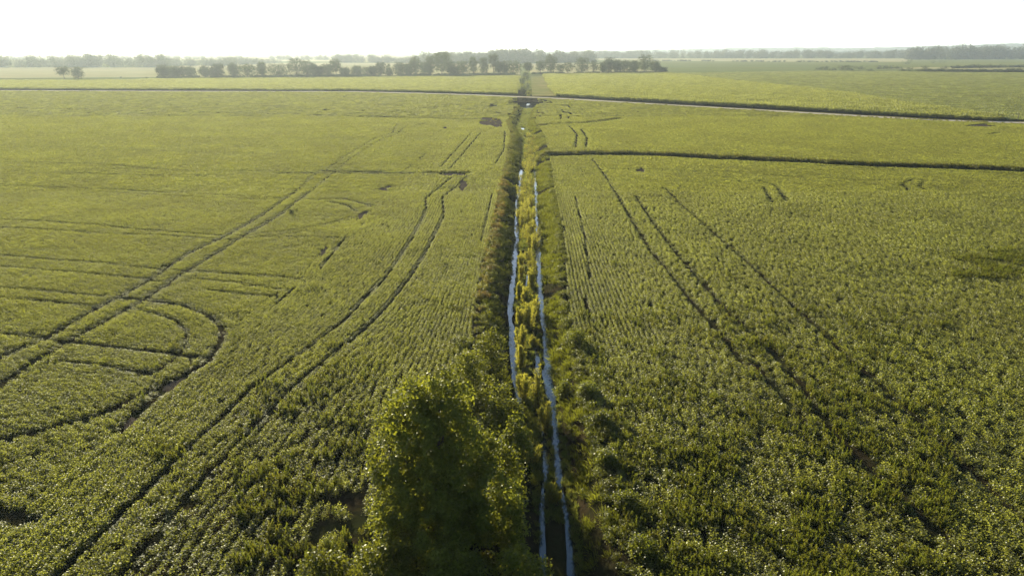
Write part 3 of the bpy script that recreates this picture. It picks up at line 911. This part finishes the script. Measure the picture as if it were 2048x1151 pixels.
# ------------------------------------------------------------------ trees
def crown_cloud(rg, h, wd, n, ls, base=.2, k=16, prof=None, lrs=1.0, clump=None):
    """leaf clusters on k lobes; prof maps height fraction to radius fraction"""
    prof = prof or (lambda t: np.sqrt(np.clip(1 - ((t - .5) / .56) ** 2, 0, 1)))
    t = np.linspace(base, .93, k) + rg.normal(0, .03, k)
    ph = np.arange(k) * 2.4 + rg.uniform(0, 6.28)
    rr = prof((t - base) / (1 - base)) * wd * .5
    lr = np.clip(rr * rg.uniform(.42, .72, k), wd * .11, wd * .34) * lrs
    off = np.clip(rr - lr * .8, 0, None) * rg.uniform(.7, 1.12, k)
    lob = np.stack([off * np.cos(ph), off * np.sin(ph), t * h], 1)
    lob[:, 2] = np.minimum(lob[:, 2], h - lr * .75)
    wts = lr ** 2; wts /= wts.sum()
    clump = clump or max(20, n // 14)
    j = rg.choice(k, clump, p=wts)
    d = unit(rg.normal(size=(clump, 3)) + [0, 0, .25])
    cc = lob[j] + d * (lr[j] * rg.uniform(.35, 1.0, clump) ** .5)[:, None] * [1, 1, .85]
    m = rg.integers(0, clump, n)
    C = cc[m] + rg.normal(size=(n, 3)) * ls * 1.2 * [1, 1, .75]
    Nn = d[m] * .6 + rg.normal(size=(n, 3)) * .55 + [0, 0, .55]
    C[:, 2] = np.maximum(C[:, 2], base * h * .35)
    V, F = leaves(C, ls * rg.uniform(.7, 1.3, n), ls * .72 * rg.uniform(.8, 1.2, n), Nn, rg, .07)
    tint = np.clip(rg.normal(.45, .2, n) + (rg.random(clump)[m] - .5) * .5, 0, 1)
    return V, F, tint, lob


def trunk_mesh(rg, h, wd, lob, base, r0, stems=1):
    parts = []
    for s in range(stems):
        a = rg.uniform(0, 6.28); sx, sy = (0, 0) if stems == 1 else (wd * .1 * math.cos(a), wd * .1 * math.sin(a))
        lean = rg.normal(0, .03, 2) * h
        p = [np.array([sx + lean[0] * t, sy + lean[1] * t, -.2 + t * h * .72]) for t in (0, .08, .25, .5, .75, 1)]
        v, f = tube(p, [r0 * 1.35, r0, r0 * .85, r0 * .62, r0 * .4, r0 * .12], 8)
        parts.append((v, f, .5))
        for q in lob[rg.permutation(len(lob))[:7]]:
            t0 = np.clip(q[2] / h * .62, .15, .6)
            s0 = p[0] + (p[-1] - p[0]) * t0 / .72
            mid = s0 * .45 + q * .55 + [0, 0, -.04 * h]
            v, f = tube([s0, mid, q], [r0 * .42, r0 * .26, r0 * .07], 5)
            parts.append((v, f, .5))
    return join(parts)


def tree(name, x, y, h, wd, n, ls, seed, mat, label, cat, group=None, base=.2, k=16, prof=None, stems=1, z=None, clump=None, r0=None, lrs=1.0):
    rg = np.random.default_rng(seed)
    root = bpy.data.objects.new(name, None); COL.objects.link(root)
    zz = float(zfun(x, y)) if z is None else z
    root.location = (x, y, zz)
    V, F, T, lob = crown_cloud(rg, h, wd, n, ls, base, k, prof, lrs, clump=clump)
    mesh_obj('crown', V, F, mat, root, T)
    V, F, T = trunk_mesh(rg, h, wd, lob, base, r0 or max(.035 * h * (.8 if stems > 1 else 1), .03), stems)
    mesh_obj('trunk', V, F, M_bark, root, smooth=True)
    return tag(root, label, cat, group)


def at(px, py, ytop):
    x, y = (float(v) for v in pix(px, py))
    return x, y, height_to(y, ytop)


# the big tree on the left bank, and the smaller ones round it
big_prof = lambda t: np.interp(t, [0, .2, .45, .65, .8, .92, 1], [.86, 1.0, .96, .83, .66, .44, .18])
x, y, h = at(872, 1092, 738)
tree('broadleaf_tree', x, y, h, 268 * mpp(y, 5), 62000, .2, 11, M_tree, 'big round-crowned broadleaf tree at the near end of the left ditch bank', 'tree',
     base=.06, k=44, prof=big_prof, clump=900, r0=.26, lrs=.9)
for i, (px, py, yt, wp, nl, lab) in enumerate((
        (985, 745, 652, 74, 3600, 'small bushy tree with golden top on the left bank, farthest from the camera'),
        (938, 812, 704, 100, 5200, 'rounded scrubby tree just behind the big tree at the field edge'),
        (1003, 880, 752, 84, 5200, 'leafy tree leaning over the water, right behind the big tree'),
        (1030, 930, 806, 66, 4200, 'narrow leafy tree overhanging the left water channel'),
        (1012, 1010, 862, 84, 5200, 'dark leafy tree pressed against the right side of the big tree'),
        (1010, 1090, 938, 96, 5600, 'low spreading tree at the right foot of the big tree'),
        (1042, 1215, 1066, 150, 7000, 'dark shrubby tree at the bottom edge, nearest to the water'),
        (905, 1225, 1088, 160, 7000, 'dark shrubby tree at the bottom edge, directly below the big tree'),
        (775, 1205, 1078, 165, 7000, 'sunlit shrubby tree at the bottom edge, below left of the big tree'),
        (655, 1190, 1108, 120, 4500, 'low shrubby tree at the bottom edge, farthest from the water'))):
    x, y, h = at(px, py, yt)
    tree('scrub_tree', x, y, h, wp * mpp(y, 2), nl, .19, 30 + i, M_tree, lab, 'tree', 'scrub trees on the left ditch bank', base=.05, k=15, stems=2,
         prof=lambda t: np.interp(t, [0, .3, .7, 1], [.8, 1, .75, .35]), clump=nl // 22, r0=.07)

# mounds of creeper on the right bank
for i, (px, py, yt, wp, lab) in enumerate((
        (1152, 690, 648, 62, 'round mound of creeper on the right bank beside the wide water'),
        (1128, 772, 722, 44, 'dark grey-green bush standing at the right water edge'),
        (1176, 792, 754, 54, 'bright green creeper mound on the right bank beyond the dark gully'),
        (1200, 852, 814, 56, 'creeper mound on the right bank opposite the big tree top'),
        (1212, 930, 892, 56, 'leafy creeper mound above the shaded right bank'),
        (1250, 1015, 972, 66, 'rounded creeper mound at the field edge opposite the big tree'),
        (1285, 1110, 1060, 72, 'creeper mound on the right bank nearest to the bottom edge'))):
    x, y, h = at(px, py, yt)
    tree('creeper_mound', x, y, h * .62, wp * mpp(y, 1) * .85, 2000, .15, 60 + i, M_bank, lab, 'bush', 'creeper mounds on the right bank', base=.05, k=12, stems=2,
         prof=lambda t: np.interp(t, [0, .4, .8, 1], [1, .95, .6, .3]), clump=150, r0=.04)


# yellow-green willows standing in the ditch
def willow(x, y, z, h, wd, seed, label, n):
    rg = np.random.default_rng(seed)
    root = bpy.data.objects.new('willow_shrub', None); COL.objects.link(root); root.location = (x, y, z - .1)
    ns = 9
    st = []; P = []; D = []; T = []
    for s in range(ns):
        a = rg.uniform(0, 6.28); r = wd * .5 * math.sqrt(rg.random()) * .8
        hh = h * (1 - .45 * (r / (wd * .5)) ** 2) * rg.uniform(.75, 1.05)
        tip = np.array([r * math.cos(a), r * math.sin(a), hh]); b0 = np.array([tip[0] * .25, tip[1] * .25, -.1])
        v, f = tube([b0, b0 * .4 + tip * .6, tip], [.035, .022, .006], 4); st.append((v, f, .5))
        m = n // ns; t = rg.random(m) ** .7
        p = b0 + (tip - b0) * t[:, None] + rg.normal(size=(m, 3)) * [wd * .12, wd * .12, .08] * (1.25 - t[:, None])
        P.append(p); D.append(np.stack([rg.normal(0, .55, m) + tip[0] * .5, rg.normal(0, .55, m) + tip[1] * .5, np.ones(m)], 1)); T.append(t)
    P = np.concatenate(P); D = np.concatenate(D); T = np.concatenate(T)
    V, F = blades(P, D, rg.uniform(.2, .42, len(P)), .055, rg, .3)
    t2 = np.clip(T * .6 + .2 + rg.normal(0, .2, len(T)), 0, 1)
    mesh_obj('foliage', V, F, M_willow, root, np.concatenate([t2, t2]))
    V, F, T = join(st)
    mesh_obj('stems', V, F, M_bark, root)
    tag(root, label, 'shrub', 'yellow-green willows in the ditch')


WL = [(1109, 1005, 960, 30), (1062, 925, 878, 40), (1045, 890, 858, 30), (1080, 822, 722, 40), (1092, 862, 800, 34), (1050, 800, 738, 32), (1076, 790, 756, 24), (1042, 735, 690, 26),
      (1043, 700, 645, 28), (1070, 690, 662, 24), (1062, 655, 600, 34), (1042, 648, 612, 26), (1073, 640, 590, 28), (1055, 615, 572, 26), (1040, 600, 560, 16), (1064, 578, 535, 20),
      (1066, 552, 508, 24), (1042, 560, 522, 16), (1044, 535, 500, 14), (1058, 520, 488, 24), (1070, 500, 466, 22), (1060, 492, 458, 22), (1050, 480, 448, 18), (1072, 482, 452, 18),
      (1062, 468, 436, 22), (1044, 455, 424, 18), (1056, 448, 414, 20), (1040, 440, 410, 20), (1066, 440, 410, 18), (1050, 425, 396, 22), (1062, 415, 388, 20), (1044, 405, 376, 22),
      (1058, 398, 368, 20), (1040, 392, 364, 16), (1050, 380, 354, 20), (1064, 376, 352, 16), (1044, 366, 344, 14), (1058, 362, 340, 18), (1056, 345, 326, 18), (1066, 340, 322, 16),
      (1050, 338, 318, 14), (1060, 330, 311, 16), (1068, 322, 304, 14), (1054, 318, 302, 14), (1062, 310, 294, 16), (1072, 304, 289, 12), (1054, 300, 286, 14), (1064, 293, 280, 14),
      (1056, 286, 273, 14), (1066, 281, 269, 12), (1058, 274, 263, 10)]
tot = len(WL)
for i, (px, py, yt, wp) in enumerate(WL):
    x, y = (float(v) for v in pix(px, py, -1.7))
    h = height_to(y, yt) + 1.7
    if 55 < y < 110:
        wp *= .8; x -= .12
    near = 'tall feathery' if h > 2.2 else ('low tufted' if h < 1.5 else 'bushy')
    lab = f'{near} yellow-green willow in the ditch, {nth(i)} counting from the bottom edge up'
    willow(x, y, float(zfun(x, y)), max(h, 1.0), max(wp * mpp(y, -1) * 1.25, 1.0), 500 + i, lab, 1500 if py > 560 else (800 if py > 400 else 420))

# ------------------------------------------------------------------ the tree line beyond the corn
TL = [(327, 133, 22, 'b'), (345, 135, 20, 'b'), (364, 135, 20, 'b'), (381, 136, 18, 'b'), (413, 135, 18, 'b'), (428, 140, 16, 'l'), (440, 131, 22, 't'), (468, 130, 16, 't'),
      (498, 131, 34, 'b'), (526, 127, 14, 't'), (556, 131, 36, 'b'), (594, 121, 32, 'b'), (616, 125, 20, 'b'), (629, 130, 12, 'b'), (640, 134, 14, 'b'), (657, 131, 20, 'b'),
      (674, 122, 19, 's'), (691, 137, 18, 'b'), (712, 135, 19, 'b'), (733, 136, 22, 'l'), (748, 135, 12, 'b'), (761, 128, 18, 'b'), (778, 131, 14, 'p'), (800, 128, 22, 'b'),
      (816, 130, 16, 'b'), (831, 118, 18, 't'), (850, 127, 18, 'b'), (861, 117, 16, 't'), (884, 107, 31, 'g'), (901, 126, 16, 'b'), (911, 136, 11, 'l'), (925, 125, 26, 'b'),
      (947, 118, 14, 't'), (967, 118, 16, 't'), (987, 111, 18, 's'), (998, 126, 16, 'b'), (1009, 126, 14, 'b'), (1027, 124, 32, 'b'), (1056, 128, 15, 's'), (1081, 125, 18, 's'),
      (1101, 113, 21, 't'), (1121, 130, 14, 'x'), (1137, 127, 18, 'x'), (1163, 119, 24, 't'), (1187, 123, 16, 'x'), (1206, 127, 14, 'b'), (1218, 118, 19, 't'), (1233, 122, 14, 't'),
      (1248, 123, 24, 'b'), (1266, 124, 16, 'b'), (1288, 114, 27, 't'), (1311, 125, 19, 'b'), (1325, 136, 15, 'l')]
KD = {'b': ('round-crowned', .16, 14, 700, .85), 'l': ('low bushy', .05, 9, 420, .8), 't': ('tall upright', .16, 16, 760, .85), 's': ('high-crowned bare-stemmed', .45, 9, 520, .85),
      'p': ('pointed', .1, 12, 480, .8), 'g': ('largest and tallest, spreading', .22, 20, 1300, .9), 'x': ('thin open-crowned', .3, 10, 300, .8)}
for i, (px, yt, wp, kd) in enumerate(TL):
    by = np.interp(px, [300, 600, 830, 1040, 1330], [156.5, 153.5, 151.5, 149.5, 146.5])
    x, y, h = at(px, by, yt)
    h *= 1.12
    nm, base, k, n, ls = KD[kd]
    pf = (lambda t: np.interp(t, [0, .2, .6, 1], [.8, 1, .6, .12])) if kd == 'p' else None
    tree('field_tree', x, y + rng.uniform(-4, 4), h, wp * mpp(y) * 1.3, int(n * 5), ls, 700 + i, M_tree2, f'{nm} tree in the distant tree line, {nth(i)} from its left end', 'tree',
         'trees of the distant tree line', base=base * .8, k=k + 10, lrs=.85, prof=pf, z=0, clump=n // 2, r0=.45 if kd != 'x' else .25, stems=2 if kd in 'lx' else 1)

q = line([(312, 157), (600, 153.8), (830, 151.8), (1040, 149.8)]); q2 = line([(1064, 148.6), (1330, 146.8)])
Ps = []
for L, n in ((q, 900), (q2, 480)):
    seg = np.hypot(*np.diff(L, axis=0).T); s_ = np.concatenate([[0], np.cumsum(seg)]); t = rng.uniform(0, s_[-1], n)
    t = t[vnoise(t, t * 0, 16, 5) > .25]; n = len(t)
    Ps.append(np.stack([np.interp(t, s_, L[:, 0]), np.interp(t, s_, L[:, 1]) + rng.normal(2, 3, n)], 1))
a = np.concatenate(Ps); n = len(a); sc = rng.uniform(1.1, 3.0, n)
UNDER = [proto_bush(30 + i, .75, .95, 160, M_tree2, .28) for i in range(3)]
scatter('undergrowth', np.c_[a, np.zeros(n)], np.stack([np.zeros(n), np.zeros(n), rng.uniform(0, 6.28, n)], 1), np.stack([sc, sc, sc], 1), rng.integers(0, 3, n), UNDER,
        'dark bushy undergrowth along the foot of the distant tree line', 'undergrowth')

for px, by, yt, wp, kd, lab in ((129, 158.5, 136.5, 25, 's', 'lone field tree with a bare trunk and flat top, left one of a pair'),
                                (157, 158.5, 137, 22, 'b', 'lone field tree leafy to the ground, right one of a pair')):
    x, y, h = at(px, by, yt)
    h *= 1.12
    nm, base, k, n, ls = KD[kd]
    tree('lone_tree', x, y, h, wp * mpp(y) * 1.15, n * 4, .75, 800 + px, M_tree2, lab, 'tree', 'pair of lone trees left of the tree line', base=base if kd == 's' else .1, k=k + 6, z=0, clump=n // 2, r0=.4)

# shrubs out in the fields, each on its own
SH = [(242, 156, 153, 8, 'small dark bush alone in the pale field, right of the lone pair'), (293, 156, 153.5, 9, 'low bush just left of the tree line end'),
      (583, 430, 420, 9, 'dark lone weed bush in the left soybeans beside the wheel tracks'), (1409, 158, 150, 6, 'tiny lone tree at the edge of the corn, right of the tree line'),
      (1814, 130, 119, 19, 'round dark bush in front of the right wood'), (1866, 127, 122, 10, 'low pale bush between the round bush and the wood'),
      (1880, 126.5, 120.5, 8, 'taller of two small bushes in front of the right wood'), (1889, 126.5, 122, 5, 'smallest bush in front of the right wood'),
      (1110, 196, 191, 12, 'leafy bush at the corn corner by the crossing')]
for i, (px, by, yt, wp, lab) in enumerate(SH):
    x, y, h = at(px, by, yt)
    tree('field_bush', x, y, max(h, .8), wp * mpp(y), 340, max(.16, .05 * wp * mpp(y)), 850 + i, M_tree2, lab, 'bush', None, base=.05, k=9, stems=2, z=0, clump=60, r0=.1)

# shrubs that fill the ditch between the crossing and the tree line
for i in range(16):
    py = 189 - 40 * (1 - (1 - i / 15) ** 1.6)
    px = np.interp(py, [150, 165, 189], [1053, 1050, 1051]) + (-6 if i % 2 else 6) * np.interp(py, [150, 189], [.5, 1.1])
    x, y, h = at(px, py, py - np.interp(py, [150, 189], [6, 12]))
    tree('ditch_shrub', x, y, max(h, 2.2), np.interp(py, [150, 189], [9, 15]) * mpp(y), 420, .42, 900 + i, M_tree2 if i % 3 else M_bank,
         f'{"grey-green" if i % 3 else "olive"} shrub in the ditch beyond the road, {nth(i)} from the road', 'shrub', 'shrubs in the ditch beyond the road', base=.05, k=9, stems=2, clump=60, r0=.1)

# the hedge rows far right
HS = [(1638, 139.5, 4), (1650, 140, 5), (1666, 140.5, 3), (1683, 141, 7), (1692, 141.5, 8), (1703, 141.5, 7), (1722, 139, 4), (1740, 142.5, 3), (1758, 138, 5), (1770, 138, 5), (1782, 138, 5),
      (1795, 138, 4), (1805, 143.5, 4), (1818, 144, 6), (1838, 144, 4), (1850, 138, 4), (1862, 144.5, 3), (1880, 144.5, 4), (1890, 138, 4), (1906, 145, 5), (1915, 136, 4), (1928, 145, 3),
      (1945, 136, 5), (1957, 136, 6), (1962, 145, 5), (1980, 136, 5), (1994, 145.5, 5), (2000, 135.5, 4), (2012, 135.5, 4), (2020, 145, 6), (2030, 145.5, 7), (2042, 145.5, 8), (2044, 134.5, 4)]
for i, (px, by, hp) in enumerate(HS):
    x, y, h = at(px, by, by - hp * 1.35)
    tree('hedge_shrub', x, y, h, (hp * 1.3 + 12) * mpp(y), 420, .9, 950 + i, M_tree2, f'{"taller" if hp > 5 else "low"} hedge shrub in the far right field, {nth(i)} from its left end', 'shrub',
         'hedge shrubs in the far right field', base=.05, k=8, stems=2, z=0, clump=40, r0=.12)

Ps = []
for L, n in ((line([(1638, 140), (1700, 141.5), (1850, 144), (2060, 145.5)]), 420), (line([(1755, 138), (1890, 137.5), (1915, 136.5), (2060, 134.5)]), 260), (line([(1180, 122), (1400, 123), (1560, 124.3), (1810, 124.8)]), 200)):
    seg = np.hypot(*np.diff(L, axis=0).T); s_ = np.concatenate([[0], np.cumsum(seg)]); t = rng.uniform(0, s_[-1], n)
    t = t[vnoise(t, t * 0, 40, 6) > .3]; n = len(t)
    Ps.append(np.stack([np.interp(t, s_, L[:, 0]), np.interp(t, s_, L[:, 1]) + rng.normal(0, 4, n)], 1))
a = np.concatenate(Ps); n = len(a); sc = rng.uniform(1.8, 4.4, n)
scatter('undergrowth', np.c_[a, np.zeros(n)], np.stack([np.zeros(n), np.zeros(n), rng.uniform(0, 6.28, n)], 1), np.stack([sc * 1.6, sc * 1.6, sc], 1), rng.integers(0, 3, n), UNDER,
        'low dark scrub along the far field boundaries on the right', 'undergrowth')

# a fence post by the road
px0, py0 = pix(2035, 241)
V = []; F = []
v, f = tube([(0, 0, -.3), (0, 0, 1.2), (.03, 0, 3.0)], [.16, .15, .13], 8)
V = list(v); F = [list(q) for q in f] + [[16 + j for j in range(8)]]
o = mesh_obj('fence_post', V, F, M_post)
o.location = (float(px0), float(py0), .1)
tag(o, 'dark wooden post standing by the gravel road, at the end of the corn', 'post')

# ------------------------------------------------------------------ far woods and hills
def wood_proto(i, h, wd, n):
    rg = np.random.default_rng(1200 + i)
    V, F, T, lob = crown_cloud(rg, h, wd, n, 2.0, .05, 10, None, clump=n // 7)
    return mesh_obj('wood_tree', V, F, M_wood, 'none', T)


WOOD = [wood_proto(i, 20, w_, 300) for i, w_ in enumerate((15, 17, 13, 19))]


def wood(name, bands, label):
    Ps = []; sc = []
    for x0, x1, b0, b1, t0, t1, n, rowsd in bands:
        px = rng.uniform(x0, x1, n)
        by = b0 + (b1 - b0) * (px - x0) / (x1 - x0)
        X, Y = pix(px, by)
        yt = t0 + (t1 - t0) * (px - x0) / (x1 - x0)
        h = np.array([height_to(a, b_) for a, b_ in zip(Y, yt)])
        dep = rng.random(n) ** 1.5 * rowsd
        lump = .72 + .5 * vnoise(px, px * 0, 14, 55) + .12 * rng.normal(size=n)
        h = h * np.clip(lump, .4, 1.15)
        Ps.append(np.stack([X * (1 + dep / Y), Y + dep, np.full(n, -.3)], 1))
        s = h / 20
        sc.append(np.stack([np.maximum(s, .75), np.maximum(s, .75), s], 1))
    P = np.concatenate(Ps); s = np.concatenate(sc); n = len(P)
    scatter(name, P, np.stack([np.zeros(n), np.zeros(n), rng.uniform(0, 6.28, n)], 1), s, rng.integers(0, len(WOOD), n), WOOD, label, 'woods')


wood('woodland', [(-160, 330, 135.5, 135, 116, 113, 170, 60)], 'hazy blue-grey wood at the far left, behind the lone pair')
wood('woodland', [(320, 470, 132.5, 132.5, 119, 118, 70, 60), (450, 530, 130.5, 129, 115, 118, 34, 50), (500, 560, 127, 127, 119, 120, 20, 50)], 'fading wood behind the left end of the tree line')
wood('woodland', [(540, 700, 120.5, 120.5, 112, 111, 60, 120), (-160, 480, 120, 120.5, 112, 113, 150, 300)], 'palest woods almost lost in haze at the left horizon')
wood('woodland', [(672, 860, 126, 126, 112, 112, 100, 50)], 'blue-grey row of trees across the pale field, left of centre')
wood('woodland', [(846, 1000, 127.5, 127.5, 104, 108, 80, 80), (980, 1130, 127.5, 126, 101, 103, 90, 80), (1110, 1190, 125.5, 124, 106, 106, 50, 60)], 'tall blue wood rising behind the middle of the tree line')
wood('woodland', [(1150, 1450, 117.5, 117, 103.5, 101.5, 190, 250), (1430, 1830, 117.2, 117, 102, 103, 240, 300)], 'long dark wood across the right horizon below the hills')
wood('woodland', [(1815, 2140, 119.5, 117.5, 97, 93, 190, 120)], 'near brown-green wood at the far right behind the round bush')


def hill(name, pts, dist, depth):
    pts = np.array(pts, float)
    px = np.linspace(pts[0, 0], pts[-1, 0], 260)
    top = np.interp(px, pts[:, 0], pts[:, 1])
    H = np.array([height_to(dist, t) for t in top]) + 6 * (vnoise(px, px * 0, 5, 77) - .5) + 8 * (vnoise(px, px * 0, 23, 78) - .5)
    t0 = dist / pix(1024, 300)[1]
    X = (px - 1024) * dist / 1446.0
    V = []; F = []
    prof = [(0, -2), (.2, .45), (.45, .85), (.7, 1.0), (1, .8), (1.5, -2)]
    for j, (d, q) in enumerate(prof):
        for i in range(len(px)):
            V.append((X[i] * (1 + d * depth / dist), dist + (d - .7) * depth + 30 * vnoise(i * 1.0, j * 3.0, 2.5, 79), H[i] * q if q > 0 else -2))
    n = len(px)
    for j in range(len(prof) - 1):
        for i in range(n - 1):
            F.append([j * n + i, j * n + i + 1, (j + 1) * n + i + 1, (j + 1) * n + i])
    tag(mesh_obj(name, np.array(V, float), np.array(F), M_hill, smooth=True), kind='structure')


hill('hills', [(1040, 104), (1200, 101), (1330, 97.5), (1480, 95.5), (1640, 95.5), (1800, 92), (1930, 87.5), (2048, 83.5), (2200, 80)], 6200, 900)
hill('hills', [(1500, 104), (1700, 101), (1850, 97), (1980, 92.5), (2048, 90), (2200, 87)], 4600, 600)
hill('hills', [(-160, 111.5), (200, 111), (480, 112), (700, 111), (900, 109), (1060, 106), (1200, 106)], 5200, 700)

# ------------------------------------------------------------------ the air
m, nt, out = new_mat('haze')
pv = N(nt, 'VolumePrincipled')
pv.inputs['Color'].default_value = (.72, .87, 1.0, 1)
pv.inputs['Density'].default_value = .0001
pv.inputs['Anisotropy'].default_value = .45
nt.links.new(pv.outputs[0], out.inputs['Volume'])
X0, X1, Y0, Y1, Z0, Z1 = -25500.0, 25500.0, -600.0, 24500.0, -7.0, 165.0
V = [(x, y, z) for z in (Z0, Z1) for y in (Y0, Y1) for x in (X0, X1)]
F = [[0, 2, 3, 1], [4, 5, 7, 6], [0, 1, 5, 4], [2, 6, 7, 3], [0, 4, 6, 2], [1, 3, 7, 5]]
tag(mesh_obj('haze', V, F, m), 'thin morning haze over the fields', 'haze', None, 'stuff')
